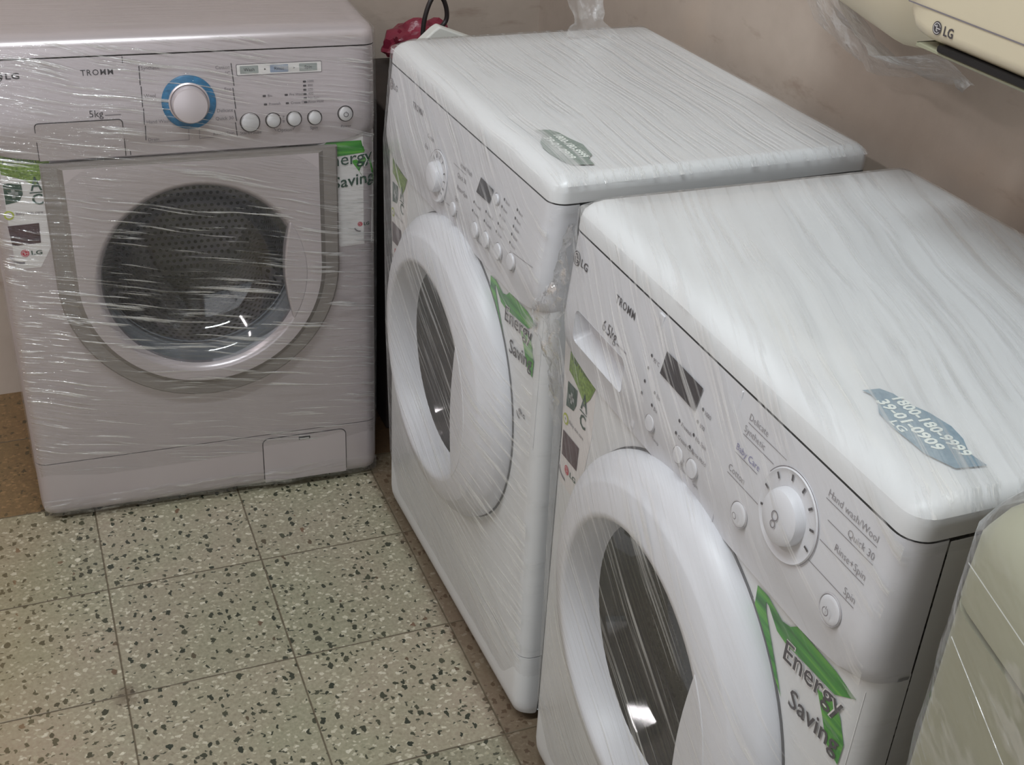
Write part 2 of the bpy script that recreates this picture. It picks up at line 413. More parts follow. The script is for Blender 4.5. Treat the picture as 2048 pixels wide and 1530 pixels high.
bx(bm, LX-.1, -2.35, FY-.1, FY, 0, HZ); bx(bm, .35, WX+.1, FY-.1, FY, 0, HZ); bx(bm, -2.35, .35, FY-.1, FY, 2.6, HZ)
obj('wall_front', bm, M['wall'], smooth=False)['kind'] = 'structure'
def tube_light(loc, along_x, label):
    t = thing('tube_light', label, 'ceiling light', loc)
    a, b_ = (.63, .04) if along_x else (.04, .63)
    bm = bmesh.new(); bx(bm, -a, a, -b_, b_, -.035, 0); obj('housing', bm, M['white'], t, bevel=.004)
    em, tt, bb = newmat('lit_tube'); bb.inputs['Emission Color'].default_value = (1, 1, 1, 1); bb.inputs['Emission Strength'].default_value = 4
    bm = bmesh.new(); lathe(bm, [(0, -.6), (.013, -.6), (.013, .6), (0, .6)], 0, -.052, 16)
    if along_x: bmesh.ops.rotate(bm, verts=bm.verts, cent=(0, 0, 0), matrix=Matrix.Rotation(pi/2, 3, 'Z'))
    obj('tube', bm, em, t)
tube_light((-.2, .75, 2.75), True, 'white fluorescent tube light fixed across the ceiling near the machines')
tube_light((-1.55, 1.2, 2.75), False, 'white fluorescent tube light fixed lengthwise on the ceiling to the left')

# ---------------------------------------------------------------- washing machine
WD, DP, ZS, ZT = .60, .437, .8185, .850
CXD, CZD = .306, .453            # centre of the door
def panel_y(x, z):
    q = min(1, max(0, (.722-z)/.054)); q = q*q*(3-2*q)
    return -.1*(.82-max(z, .672))*(1-.72*q)
def build_washer(name, label, loc, rz, kind):
    """kind: 'silver', 'knob_left', 'knob_right'"""
    sil = kind == 'silver'
    body = M['silver'] if sil else M['white']; plast = M['silver'] if sil else M['white_plastic']
    T = thing(name, label, 'washing machine', loc, rz, None)
    zb = .128 if not sil else .122
    # cabinet: sides, back and bottom, open to the front panels
    bm = bmesh.new(); ring = lambda z, i=0.: [(x, y, z) for x, y in rrect(i, WD-i, .0341, DP-i, .001, .012)]
    loft(bm, [ring(.022), ring(.817)], True, False)
    bmesh.ops.delete(bm, geom=[f for f in bm.faces if f.calc_center_median().y < .04 and f.calc_center_median().z > .03], context='FACES')
    obj('cabinet', bm, body, T)
    for fx in (.05, .55):
        for fy in (.05, .39):
            bm = bmesh.new(); loft(bm, [[(fx+.02*cos(a*pi/8), fy+.02*sin(a*pi/8), z) for a in range(16)] for z in (0.0, .021)]); obj('foot', bm, M['black'], T)
    # worktop with a rounded nose
    def tr(z, f, s): return [(x, y, z) for x, y in rrect(s, WD-s, f, DP-s*.7, max(.02-s*.4, .006), .012)]
    bm = bmesh.new()
    loft(bm, [tr(.8195, .004, .004), tr(.8205, .0, .0), tr(.832, .001, 0), tr(.840, .004, .001), tr(.8455, .010, .004), tr(.849, .018, .009), tr(.8505, .027, .015), tr(.8500, .036, .024), tr(.8495, .042, .03)])
    if sil: pass
    obj('worktop', bm, body, T, angle=50)
    # control panel
    bm = bmesh.new()
    def zlow(x): 
        e = max(0, abs(x-.306)-.20)/.10
        return .6655+.018*min(1, e)**1.5
    rings = []
    zs = [0, .03, .12, .2, .3, .42, .6, .8, 1]
    for i, k in enumerate(zs):
        r = []
        for x, y in rrect(0, WD, 0, .034, .022, .001, 8):
            z0 = zlow(x); z = z0+(ZS-z0)*k
            py = panel_y(x, z)*(1-min(1, max(0, y)/.034)) + (.004 if i == 0 else 0)*(y < .02)
            r.append((x, y+py, z))
        rings.append(r)
    loft(bm, rings, False, False)
    # subdivide wide front so that the lower edge can bow
    es = [e for e in bm.edges if e.calc_length() > .3]
    bmesh.ops.subdivide_edges(bm, edges=es, cuts=30, use_grid_fill=True)
    for v in bm.verts:
        if v.co.y < .01 and .03 < v.co.x < .57:
            k = (v.co.z-.6835)/(ZS-.6835) if v.co.z < ZS else 1
            k = min(1, max(0, k)); z0 = zlow(v.co.x); v.co.z = z0+(ZS-z0)*k; v.co.y = panel_y(v.co.x, v.co.z)
    if kind == 'knob_right':           # the finger scoop of the detergent drawer is cut out of the panel
        bmesh.ops.remove_doubles(bm, verts=bm.verts, dist=1e-6)
        bmesh.ops.delete(bm, geom=[f for f in bm.faces if .030 < f.calc_center_median().x < .180 and f.calc_center_median().y < .02 and .690 < f.calc_center_median().z < .750], context='FACES')
        be = [e for e in bm.edges if e.is_boundary and all(.015 < v.co.x < .20 and v.co.y < .005 and zlow(v.co.x)+.003 < v.co.z < ZS-.003 for v in e.verts)]
        sv = [bm.verts.new((x, panel_y(x, z), z)) for x, z in rr(.0435, .1665, .6985, .738, .0075, 5)]
        be += [bm.edges.new((sv[i], sv[(i+1) % len(sv)])) for i in range(len(sv))]
        bmesh.ops.triangle_fill(bm, edges=be, use_beauty=True)
    cp = obj('control_panel', bm, plast, T, angle=60)
    # front panel with the round door opening
    z0, z1, r = zb+.0015, .688, .022
    bm = bmesh.new(); n = 8
    def strip(pts):
        a = [bm.verts.new((x, y, z0)) for x, y in pts]; b = [bm.verts.new((x, y, z1)) for x, y in pts]
        for i in range(len(pts)-1): bm.faces.new((a[i], a[i+1], b[i+1], b[i]))
    arcL = [(r-r*cos(radians(90*i/n)), r-r*sin(radians(90*i/n))) for i in range(n+1)]
    strip([(0, .034)]+arcL); strip([(WD-x, y) for x, y in reversed(arcL)]+[(WD, .034)])
    rect = [(r, z0), (WD-r, z0), (WD-r, z1), (r, z1)]
    rv = [bm.verts.new((x, 0, z)) for x, z in rect]; ho = [bm.verts.new((x, 0, z)) for x, z in ell(CXD, CZD, .185, .185, 48)]
    es = [bm.edges.new((rv[i], rv[(i+1) % 4])) for i in range(4)] + [bm.edges.new((ho[i], ho[(i+1) % 48])) for i in range(48)]
    bmesh.ops.triangle_fill(bm, edges=es, use_beauty=True)
    hb = [bm.verts.new((v.co.x, .03, v.co.z)) for v in ho]
    for i in range(48): bm.faces.new((ho[i], ho[(i+1) % 48], hb[(i+1) % 48], hb[i]))
    obj('front_panel', bm, body, T, angle=50)
    # kick panel
    bm = bmesh.new()
    def kr(z, y): return [(x, yy, z) for x, yy in rrect(0.0 + y*.4, WD-y*.4, y, .034, .022, .001, 8)]
    loft(bm, [kr(.012, .012), kr(.018, .005), kr(.03, .0015), kr(.045, 0), kr(zb, 0)])
    kick = obj('kick_panel', bm, body, T, angle=50)
    if sil:
        bm = bmesh.new(); prism(bm, rr(.386, .540, .026, .1145, .012, 5, .001), -.0006, .001); hc = obj('hatch_recess', bm, M['gap'], kick)
        bm = bmesh.new(); prism(bm, rr(.3874, .5386, .020, .1132, .011, 5, .001), -.0016, .001); obj('pump_hatch', bm, body, kick)
        bm = bmesh.new(); prism(bm, rr(.452, .473, .104, .110, .001), -.0022, 0); obj('hatch_catch', bm, M['black'], kick)
        bm = bmesh.new(); prism(bm, rr(.454, .471, .1045, .1072, .001), -.0028, 0); obj('hatch_catch', bm, M['chrome'], kick)
    # drum, gasket
    bm = bmesh.new(); lathe(bm, [(.158, -.03), (.165, -.02), (.168, 0), (.168, .26), (.15, .275), (0, .28)], 0, 0, 72)
    for k in range(3):
        a = radians(-150+120*k); 
        P = []
        for yy in (.02, .05, .20, .24):
            hgt = .035 if .03 < yy < .22 else .002
            P.append([(cos(a)*(.170-hgt*q)+sin(a)*s_, yy, sin(a)*(.170-hgt*q)-cos(a)*s_) for s_, q in ((-.025, 0), (-.012, .8), (0, 1), (.012, .8), (.025, 0))])
        V = [[bm.verts.new(p) for p in r_] for r_ in P]
        for a_, b_ in zip(V, V[1:]):
            for i in range(4): bm.faces.new((a_[i], a_[i+1], b_[i+1], b_[i]))
    for f in bm.faces:
        if f.calc_center_median().y > .255: f.material_index = 1
    d = obj('drum', bm, [M['drum'], M['drum_back']], T); d.location = (CXD, .09, CZD)
    bm = bmesh.new(); lathe(bm, [(.186, .028), (.178, .035), (.176, .05), (.166, .055), (.166, .062), (.158, .066)], CXD, CZD, 72)
    obj('door_gasket', bm, M['gasket'] if sil else M['rubber'], T)
    # door
    if sil:
        def U(s, top=.6615):
            R = .2265-s
            P = [(CXD+R*cos(radians(a)), .458+R*sin(radians(a))*1.005) for a in range(180, 361, 4)]
            return [(CXD-R, top-s*.2)] + P + [(CXD+R, top-s*.2)]
        bm = bmesh.new()
        outer = U(0); rings = [[(x, 0, z) for x, z in outer], [(x, -.010, z) for x, z in outer], [(x, -.013, z) for x, z in U(.003)], [(x, -.0135, z) for x, z in U(.024)], [(x, -.019, z) for x, z in U(.032)]]
        n_ = len(outer)
        V = [[bm.verts.new(p) for p in r_] for r_ in rings]
        for k, (a_, b_) in enumerate(zip(V, V[1:])):
            for i in range(n_):
                j = (i+1) % n_
                f = bm.faces.new((a_[i], a_[j], b_[j], b_[i]))
        bmesh.ops.reverse_faces(bm, faces=bm.faces[:])
        door = obj('door', bm, M['silver_dark'], T, angle=30)
        bm = bmesh.new()
        inn = [bm.verts.new((x, -.019, z)) for x, z in U(.032)]; N = 64
        h = [bm.verts.new((x, -.019, z)) for x, z in ell(CXD, .4515, .171, .171, N)]
        es = [bm.edges.new((inn[i], inn[(i+1) % n_])) for i in range(n_)]+[bm.edges.new((h[i], h[(i+1) % N])) for i in range(N)]
        bmesh.ops.triangle_fill(bm, edges=es, use_beauty=True)
        lathe(bm, [(.171, -.019), (.168, -.0185), (.163, -.013), (.158, -.004)], CXD, .4515, N)
        obj('door_face', bm, M['silver'], door, angle=40)
        gl = [(.165, -.010), (.150, -.004), (.138, .010), (.125, .04), (.10, .056), (.06, .064), (0, .067)]
        bm = bmesh.new(); lathe(bm, gl, CXD, .4515, 64); obj('door_glass', bm, M['glass'], door)
        hy, xr, R0, cz = -.019, .444, .1715, .4515
        bm = bmesh.new(); prism(bm, rr(.075, .536, .6585, .6655, .001), .0, .03); obj('door_gap', bm, M['gap'], door)
    else:
        bm = bmesh.new(); lathe(bm, [(.2225, .004), (.2245, -.006), (.2225, -.017), (.2165, -.0245), (.207, -.031), (.1985, -.0365), (.1965, -.0385), (.194, -.0395), (.166, -.0475), (.160, -.0475), (.1565, -.044), (.1475, -.016), (.1455, -.006)], CXD, CZD, 80)
        door = obj('door', bm, M['white_plastic'], T, angle=55)
        bm = bmesh.new(); lathe(bm, [(.2262, .0), (.2262, -.0012), (.222, -.0015)], CXD, CZD, 80); obj('hinge_trim', bm, M['rubber'], door)
        gl = [(.147, -.008), (.140, .0), (.13, .02), (.11, .04), (.07, .05), (0, .053)]
        bm = bmesh.new(); lathe(bm, gl, CXD, CZD, 64); obj('door_glass', bm, M['glass_dark'], door)
        hy, xr, R0, cz = -.0478, .426, .1655, CZD
    # handle plate over the right of the glass
    a1 = math.degrees(math.acos((xr+.006-CXD)/R0)); bow = -.012
    arc = [(CXD+R0*cos(radians(a)), cz+R0*sin(radians(a))) for a in [a1-(2*a1)*i/24 for i in range(25)]]
    zt, zb2 = arc[0][1], arc[-1][1]
    left = [(xr+.006+bow*sin(pi*k/12.), zb2+(zt-zb2)*k/12.) for k in range(1, 12)]
    pts = arc+left
    bm = bmesh.new(); prism(bm, [(x, z) for x, z in reversed(pts)], hy-.0005, hy+.024)
    obj('door_handle', bm, plast, door, angle=30, bevel=.0035 if sil else .0015)

    pr = Print(panel_y)
    I, S = M['ink'], M['ink_soft']
    def knob(cx, cz, ringr, capr, h=.026, ringm=None):
        y = panel_y(cx, cz)
        bm = bmesh.new()
        if ringm: lathe(bm, [(ringr, .004), (ringr, -.002), (ringr-.002, -.0035), (ringr-.0145, -.0045), (ringr-.015, 0)], cx, cz, 56, tilt=.1, y0=y); kr_ = obj('knob_ring', bm, ringm, cp)
        else: lathe(bm, [(ringr, .003), (ringr, -.0008), (ringr-.0012, -.0022), (ringr-.004, -.0012), (ringr-.006, -.001), (capr, -.001)], cx, cz, 56, tilt=.1, y0=y); kr_ = obj('knob_ring', bm, plast, cp)
        bm = bmesh.new()
        if ringm: lathe(bm, [(capr+.0035, -.001), (capr+.0035, -.0065), (capr+.0015, -.008), (capr, -.006), (capr, -h+.003), (capr-.002, -h), (capr*.6, -h-.0015), (0, -h-.002)], cx, cz, 48, tilt=.1, y0=y)
        else: lathe(bm, [(capr, 0), (capr*.98, -h+.005), (capr*.93, -h+.0015), (capr*.8, -h-.0005), (capr*.4, -h-.0018), (0, -h-.002)], cx, cz, 48, tilt=.1, y0=y)
        obj('knob', bm, M['silver'] if sil else M['white_plastic'], cp)
    def button(cx, cz, r, h=.004, m=None):
        y = panel_y(cx, cz)
        bm = bmesh.new(); lathe(bm, [(r+.0016, -.0004), (r+.0008, -.0012), (r+.0002, -.0004)], cx, cz, 28, tilt=.1, y0=y); o = obj('button_ring', bm, M['gap'] if sil else M['ring_soft'], cp)
        bm = bmesh.new(); lathe(bm, [(r, 0), (r, -h*.5), (r*.93, -h*.85), (r*.7, -h), (0, -h*1.05)], cx, cz, 28, tilt=.1, y0=y); obj('button', bm, m or plast, cp)
    if sil:
        pr.line(.216, .8175, .213, .667, .0013, I)
        knob(.306, .746, .0405, .027, .022, M['blue'])
        for cx, cz, r_ in ((.396, .7095, .0142), (.432, .7105, .0108), (.465, .711, .0108), (.4975, .711, .0104), (.547, .7145, .0112)): button(cx, cz, r_, .005, M['chrome'])
        # detergent drawer
        bm = bmesh.new(); prism(bm, rr(.0805, .2065, .6665, .7265, .006, 4, .001), -.0009, .002, ymap=panel_y); obj('drawer_recess', bm, M['gap'], cp)
        bm = bmesh.new(); prism(bm, rr(.0817, .2053, .6668, .7253, .005, 4, .001), -.0022, .002, ymap=panel_y); obj('detergent_drawer', bm, M['silver'], cp)
        LGP = Print(panel_y); lg_mark(LGP, .0405, .7965, .0078, M['ink'], .019, .0085, I, gap=.0035)
        LGP.done('maker_logo', cp); WM = Print(panel_y); WM.text('TROMM', .155, .7925, .0085, I, width=.046, off=.006, sp=1.15); WM.done('wordmark', cp)
        pr.text('5kg', .160, .731, .0105, I, width=.020); pr.line(.182, .733, .205, .733, .0012, S)
        for a_, b_ in ((.803, .775), (.773, .742), (.740, .716), (.714, .690)):
            pr.line(.2385, a_, .2375, b_, .0014, I)
        for a_, b_ in ((.801, .767), (.764, .732), (.730, .713), (.711, .687)):
            pr.line(.3735, a_, .3755, b_, .0014, I)
        for z_, s_ in ((.797, 'Synthetic'), (.756, 'Wool'), (.717, 'Hand Wash'), (.688, 'Drain')): pr.text(s_, .241, z_, .0052, S)
        for z_, s_ in ((.793, 'Cotton'), (.784, '\u00b0C'), (.760, 'Eco'), (.728, 'Delicate'), (.716, 'Quick 30'), (.691, 'Rinse+Spin')): pr.text(s_, .371, z_, .0052, S, align='R')
        pr.text('Start/Pause', .380, .6895, .0052, S); pr.text('Option', .4385, .690, .0055, S); pr.text('Spin', .490, .691, .0055, S); pr.text('Power', .540, .691, .0045, S)
        pr.line(.433, .697, .436, .692, .0007, S); pr.line(.4665, .698, .4625, .692, .0007, S)
        pr.poly(rr(.3805, .5125, .7815, .799, .002), S); pr.poly(rr(.3815, .5115, .7825, .798, .0015), M['paper'], .0002)
        for x_, m_ in ((.386, 'lcdgrey'), (.432, 'lcdblue'), (.477, 'lcdgrey')):
            pr.poly(rr(x_, x_+.028, .7845, .796, .001), M[m_], .0004); pr.text('Wash' if x_ < .4 else 'Rinse' if x_ < .45 else 'Spin', x_+.014, .788, .005, I, align='C', lift=.0006)
        for x_ in (.423, .468): pr.poly([(x_, .7885), (x_+.003, .790), (x_, .7915)], I, .0004)
        for k in range(6):
            pr.poly(rr(.4815, .4865, .7665-.0064*k, .7695-.0064*k, .001), I); pr.text(('1000', '800', '600', '400', 'No Spin', 'Rinse Hold')[k], .489, .7665-.0064*k, .0038, S)
        for x_, z_, s_ in ((.418, .7475, 'Bio'), (.452, .7475, 'Pre Wash'), (.419, .7345, 'Prewash'), (.453, .7345, 'Crease Care')):
            pr.poly(rr(x_, x_+.005, z_, z_+.003, .001), I); pr.text(s_, x_+.008, z_, .0038, S)
        for x_, z_ in ((.4482, .715), (.4482, .708)): pr.poly(rr(x_-.0015, x_+.0015, z_-.0015, z_+.0015, .0005), S)
        pr.arc(.547, .7145, .0036, 110, 430, .0008, I, 16, .0055); pr.line(.547, .7165, .547, .7195, .0008, I, .0055)
        pr.line(.302, .686, .302, .704, .0006, S); pr.line(.241, .686, .302, .686, .0006, S); pr.line(.318, .686, .318, .703, .0006, S); pr.line(.318, .6875, .345, .6875, .0006, S)
    else:
        right = kind == 'knob_right'
        LGP = Print(panel_y); lg_mark(LGP, .0245, .790, .0085, M['ink_soft'] if not right else M['ink'], .017, .0085, I if right else S, gap=.003)
        LGP.done('maker_logo', cp); WM = Print(panel_y); WM.text('TROMM', .124, .7855, .0088, I if right else S, width=.044, off=.006, sp=1.15); WM.done('wordmark', cp)
        if right:
            pr.text('6.5kg', .108, .7455, .0125, I, width=.033); pr.line(.143, .7465, .166, .7465, .0011, S)
            # dispenser scoop
            bm = bmesh.new()
            A_ = rr(.0438, .1662, .6988, .7377, .0073, 5); B_ = rr(.049, .163, .709, .7365, .006, 5)
            va = [bm.verts.new((x, panel_y(x, z)+.001, z)) for x, z in A_]; vb = [bm.verts.new((x, panel_y(x, z)+.020, z)) for x, z in B_]
            vc = [bm.verts.new((x, panel_y(x, z)-.0003, z)) for x, z in rr(.0432, .1668, .6982, .7383, .0078, 5)]
            for i in range(len(va)):
                j = (i+1) % len(va); bm.faces.new((va[i], va[j], vb[j], vb[i])); bm.faces.new((vc[i], vc[j], va[j], va[i]))
            bm.faces.new(vb)
            # the scoop is cut through the panel
            dr = obj('detergent_drawer', bm, M['white_plastic'], cp, angle=40)
            # raised ridges dividing the panel
            for xa, xb, wd in ((.212, .186, .010), (.366, .358, .0022)):
                bm = bmesh.new()
                for s_ in (0,):
                    prism(bm, [(xb, .672), (xb+wd*.8, .672), (xa+wd, .8165), (xa, .8165)], -.0016, .001, ymap=panel_y)
                obj('panel_ridge', bm, M['white_plastic'], cp, bevel=.001)
            pr.poly([(.2395, .7885), (.2355, .7625), (.3055, .7605), (.3105, .7875)], M['display'], .0008)
            for x_, z_ in ((.2135, .770), (.2122, .7555), (.211, .740), (.210, .726), (.233, .739), (.233, .725), (.317, .769), (.3135, .754), (.3125, .739), (.311, .725), (.285, .738), (.284, .724)):
                pr.poly(ell(x_, z_, .0018, .0018, 8), I)
                if x_ > .22: pr.text({.317: '1000', .3135: '800', .3125: 'No Spin', .311: 'Rinse Hold', .285: 'Prewash', .284: 'Crease Care', .233: 'Bio'}.get(x_, 'Cold'), x_+.0045, z_-.003, .0042, S)
                elif x_ > .2122: pr.text('95\u00b0C', x_+.0045, z_-.004, .0042, S)
            for cx, cz_, r_ in ((.233, .704, .0085), (.293, .7045, .0085), (.320, .706, .0095), (.405, .713, .0115), (.5445, .7185, .0125)): button(cx, cz_, r_, .0018)
            pr.text('Temp', .243, .6865, .0042, S, align='C'); pr.text('Option', .300, .690, .0042, S, align='C'); pr.text('Spin', .326, .6885, .0042, S, align='C')
            kx, kz = .467, .755
            knob(kx, kz, .041, .0250, .0115)
            for a_ in (58, 28, -2, -32, 88, 116, 144, 180+-8): pass
            for a_ in (-163, 167, 133, 100, 71, 44, 15, -15):
                c_, s_ = cos(radians(a_)), sin(radians(a_)); pr.line(kx+c_*.0315, kz+s_*.0315, kx+c_*.0372, kz+s_*.0372, .0022, I, .0016)
            pr.arc(kx, kz, .0414, -45, 150, .0008, S, 40, .0006)
            pr.arc(kx, kz+.003, .0042, 0, 360, .001, S, 16, .0137); pr.arc(kx, kz-.005, .0032, 0, 360, .001, S, 12, .0137)
            for s_, x_, z_, xe, m_ in (('Delicate', .3855, .799, .446, S), ('Synthetic', .3825, .786, .432, S), ('Baby Care', .3785, .765, .415, M['ink_blue']), ('Cotton', .375, .742, .427, S)):
                pr.text(s_, x_, z_, .0064, m_, off=-.012); pr.line(x_, z_-.003, xe, z_-.003, .0006, S)
            for s_, x_, z_, xe in (('Hand wash/Wool', .568, .8005, .503), ('Quick 30', .570, .7855, .512), ('Rinse+Spin', .568, .7655, .510), ('Spin', .566, .7415, .505)):
                pr.text(s_, x_, z_, .0064, S, align='R', off=-.012); pr.line(xe, z_-.003, x_+.001, z_-.003, .0006, S)
            pr.arc(.5445, .7185, .0036, 110, 430, .0009, S, 16, .0045); pr.line(.5445, .7205, .5445, .7235, .0009, S, .0045)
            pr.arc(.405, .713, .003, 0, 360, .0007, S, 12, .0045)
        else:
            kx, kz = .250, .727
            knob(kx, kz, .036, .0215, .013)
            for a_ in (-40, -18, 4, 26, 60, 84, 108, 132):
                c_, s_ = cos(radians(a_)), sin(radians(a_)); pr.line(kx+c_*.0255, kz+s_*.0255, kx+c_*.0305, kz+s_*.0305, .0019, I, .0016)
            pr.arc(kx, kz, .0366, 0, 359.9, .0008, S, 40, .0006)
            pr.poly([(.396, .7795), (.3875, .7565), (.4315, .7575), (.4385, .7785)], M['display'], .0008)
            for cx, cz_, r_ in ((.3135, .7035, .0095), (.395, .7065, .0105), (.433, .709, .0105), (.474, .7105, .0105), (.5155, .715, .0105), (.451, .771, .007)): button(cx, cz_, r_, .0035)
            for x_, z_ in ((.383, .741), (.382, .729), (.472, .779), (.468, .768), (.4665, .756), (.4645, .7445), (.4625, .733), (.5115, .781), (.5095, .7695), (.508, .7585), (.5065, .7475), (.505, .736), (.424, .744), (.4225, .731)):
                pr.poly(ell(x_, z_, .0019, .0019, 8), I); pr.text('Rinse' if x_ > .45 else 'Prewash', x_+.005, z_-.003, .004, S)
            for s_, x_, z_ in (('Hand Wash', .325, .768), ('Quick 30', .318, .752), ('Rinse+Spin', .322, .736), ('Spin', .32, .720), ('Cotton', .195, .765), ('Eco', .19, .748)): pr.text(s_, x_, z_, .006, S)
            pr.line(.28, .700, .575, .7335, .0007, S); pr.line(.30, .764, .345, .764, .0006, S)
            pr.text('Option', .405, .691, .0048, S, align='C')
    pr.done('printed_legends', cp)

    # energy-saving sticker right of the door
    ox = {'silver': .016, 'knob_left': -.006, 'knob_right': 0}[kind]; oz = .003 if sil else 0
    def sticker():
        bm = bmesh.new()
        cy = lambda x, z: (.022-sqrt(max(0, .022**2-max(0, x-.578)**2))) if x > .578 else 0
        x0 = .436+ox
        pts = [(x0, .661+oz), (x0-.004, .60), (.532 if sil else .50+ox, .50), (.541 if sil else .520+ox, .478+oz), (.588, .481+oz), (.590, .668+oz)]
        if sil: pts = [(.50, .661), (.50, .52), (.5375, .479), (.577, .481), (.585, .4812), (.592, .4815), (.5955, .482), (.5965, .680), (.592, .680), (.585, .679), (.577, .677), (.56, .676)]
        prism(bm, pts, -.0005, 0, ymap=cy)
        s = obj('energy_sticker', bm, M['paper'] if sil else M['white'], T, smooth=False)
        p = Print(cy, .0011)
        f = lambda L: [(min(x+ox, .5965), z+oz) for x, z in L]
        p.poly(f([(.438, .657), (.439, .632), (.4415, .628), (.499, .579), (.4575, .640), (.4535, .6505)]), M['green'])
        p.poly(f([(.438, .657), (.4535, .6505), (.4585, .6500), (.476, .636), (.489, .634), (.562, .641), (.585, .6565), (.557, .662), (.501, .662), (.492, .654), (.480, .6505), (.455, .658)]), M['green'], .00005)
        p.poly(f([(.541, .628), (.553, .611), (.566, .590), (.5835, .582), (.5845, .606), (.575, .626), (.568, .634)]), M['green'], .0001)
        tcol = M['teal_dark'] if sil else M['ink']
        for dx, m_, of, lf in ((0, M['paper'], .03, .0004), (0, tcol, .005, .0006)):
            p.text('Energy', .4915+ox+(.002 if sil else 0), .6185+oz, .0215, m_, width=.084, off=of, lift=lf, slope=.09)
        p.text('Saving', .5105+ox, .5815+oz, .0195, tcol, width=.070, off=.01, lift=.0006, slope=.12)
        lx, lz = (.578, .515)
        lg_mark(p, (.571 if sil else .553+ox), lz+oz, .0042, M['red'] if sil else M['ink_soft'], .010, .0055, tcol, gap=.002)
        p.arc((.571 if sil else .553+ox), lz, .010, 200, 275, .0022, M['ink_soft'], 14)
        p.done('sticker_print', s)
    sticker()
    # feature sticker left of the door
    bm = bmesh.new()
    prism(bm, [(.006 if not sil else .023, .684), (.095, .664), (.095, .60), (.082, .53), (.06, .492), (.0235, .492)], -.0005, 0)
    s = obj('feature_sticker', bm, M['paper'], T, smooth=False)
    p = Print(lambda x, z: 0, .0011)
    p.poly([(.024, .684), (.095, .664), (.083, .642), (.070, .628), (.048, .640), (.035, .645), (.024, .648)], M['olive'])
    p.text('Tub Fresh', .026, .664, .010, M['teal_dark'], width=.05, lift=.0003, slope=-.03)
    p.poly([(.024, .6335), (.050, .6345), (.0505, .615), (.044, .604), (.024, .600)], M['teal_dark'])
    p.line(.030, .617, .044, .617, .005, M['lcdgrey'], .0004); p.line(.037, .610, .037, .624, .005, M['lcdgrey'], .0004)
    p.text('A', .062, .6195, .022, M['teal_dark'], width=.017, off=.01, lift=.0003); p.line(.060, .616, .0785, .6165, .0016, M['teal_dark']); p.text('C', .062, .597, .017, M['teal_dark'], width=.016, off=.02)
    p.poly(ell(.026, .5825, .0075, .0075, 16), M['lime']); p.poly(ell(.026, .5825, .005, .005, 12), M['paper'], .0003); p.text('+', .026, .580, .006, M['teal_dark'], align='C', lift=.0005)
    p.text('Baby skin care', .036, .582, .0048, M['ink_soft'])
    p.poly([(.0215, .565), (.067, .5665), (.0655, .5335), (.0235, .5315)], M['photo'])
    lg_mark(p, .040, .518, .0062, M['red'], .016, .0068, M['teal_dark'], gap=.003); p.arc(.036, .522, .020, 205, 275, .003, M['ink_soft'], 20)
    p.done('sticker_print', s)
    return T

SIL = build_washer('washing_machine', 'silver front-loading washing machine facing the camera, with a blue-ringed dial and a flush rounded door', (-.060, 1.896, 0), radians(-2.24), 'silver')
MID = build_washer('washing_machine', 'white wrapped washing machine in the middle, its small dial left of a dark square display', (.535, 1.788, 0), radians(-88.58), 'knob_left')
FRO = build_washer('washing_machine', 'white wrapped washing machine in front, marked 6.5kg, with blue-grey phone label on top', (.551, 1.136, 0), radians(-90.12), 'knob_right')

# ---------------------------------------------------------------- stretch wrap
def hull_wrap(parent, mat_front, mat_top, mat_side, door, out=.002, zlo=.012, seed=0):
    bm = bmesh.new(); o = out
    P = []
    for x, y in rrect(-o, WD+o, -o, DP+o, .021, .012, 5):
        P += [(x, y, .842), (x, y, .12)]
    for x, y in rrect(.008-o, WD-.008+o, .012-o, DP+o, .02, .012, 5): P.append((x, y, zlo))
    for x, y in rrect(.012, WD-.012, .020, DP-.01, .02, .012, 5): P.append((x, y, .8505+o))
    for x, y in rrect(-o, WD+o, -.012-o, DP, .02, .012, 5): P.append((x, y, .70))
    if door:
        for x, z in ell(CXD, CZD, .167, .167, 48): P.append((x, -.0485-o, z))
        for x, z in ell(CXD, CZD, .199, .199, 48): P.append((x, -.038-o, z))
        for x, z in ell(CXD, CZD, .219, .219, 48): P.append((x, -.0235-o, z))
    else:
        P += [(x, -.020-o, z) for x, z in ell(CXD, .4515, .196, .196, 40)]
    for p in P: bm.verts.new(p)
    r = bmesh.ops.convex_hull(bm, input=bm.verts[:])
    bmesh.ops.delete(bm, geom=[v for v in bm.verts if not v.link_faces], context='VERTS')
    bm.normal_update()
    kill = [f for f in bm.faces if f.normal.y > .6 or f.normal.z < -.75]
    bmesh.ops.delete(bm, geom=kill, context='FACES')
    for _ in range(2):
        bmesh.ops.subdivide_edges(bm, edges=[e for e in bm.edges if e.calc_length() > .05], cuts=2)
        bmesh.ops.triangulate(bm, faces=[f for f in bm.faces if len(f.verts) > 3])
    bm.normal_update()
    for f in bm.faces:
        f.material_index = 1 if f.normal.z > .6 else 2 if abs(f.normal.x) > .6 else 0
    me = obj('stretch_wrap', bm, [mat_front, mat_top, mat_side], parent, angle=45)
    return me
R = radians
fw_s = film_mat('wrap_silver_front', rot=(0, R(-11), 0), stretch=(6.0, 60, 190), amount=.5, milk=.008, streak_white=.36, gloss=1.2, thr=(.57, .63), patch=(.40, .56), bump=1.0, rough=.07)
fw_st = film_mat('wrap_silver_top', rot=(0, 0, R(4)), stretch=(3.0, 120, 40), amount=.4, milk=.02, streak_white=.2, gloss=.4, thr=(.60, .70))
fw_mf = film_mat('wrap_middle_front', rot=(0, R(-28), 0), stretch=(3.0, 40, 130), amount=.5, milk=.08, streak_white=.30, gloss=.4, thr=(.52, .62), patch=(.35, .55), bump=.5)
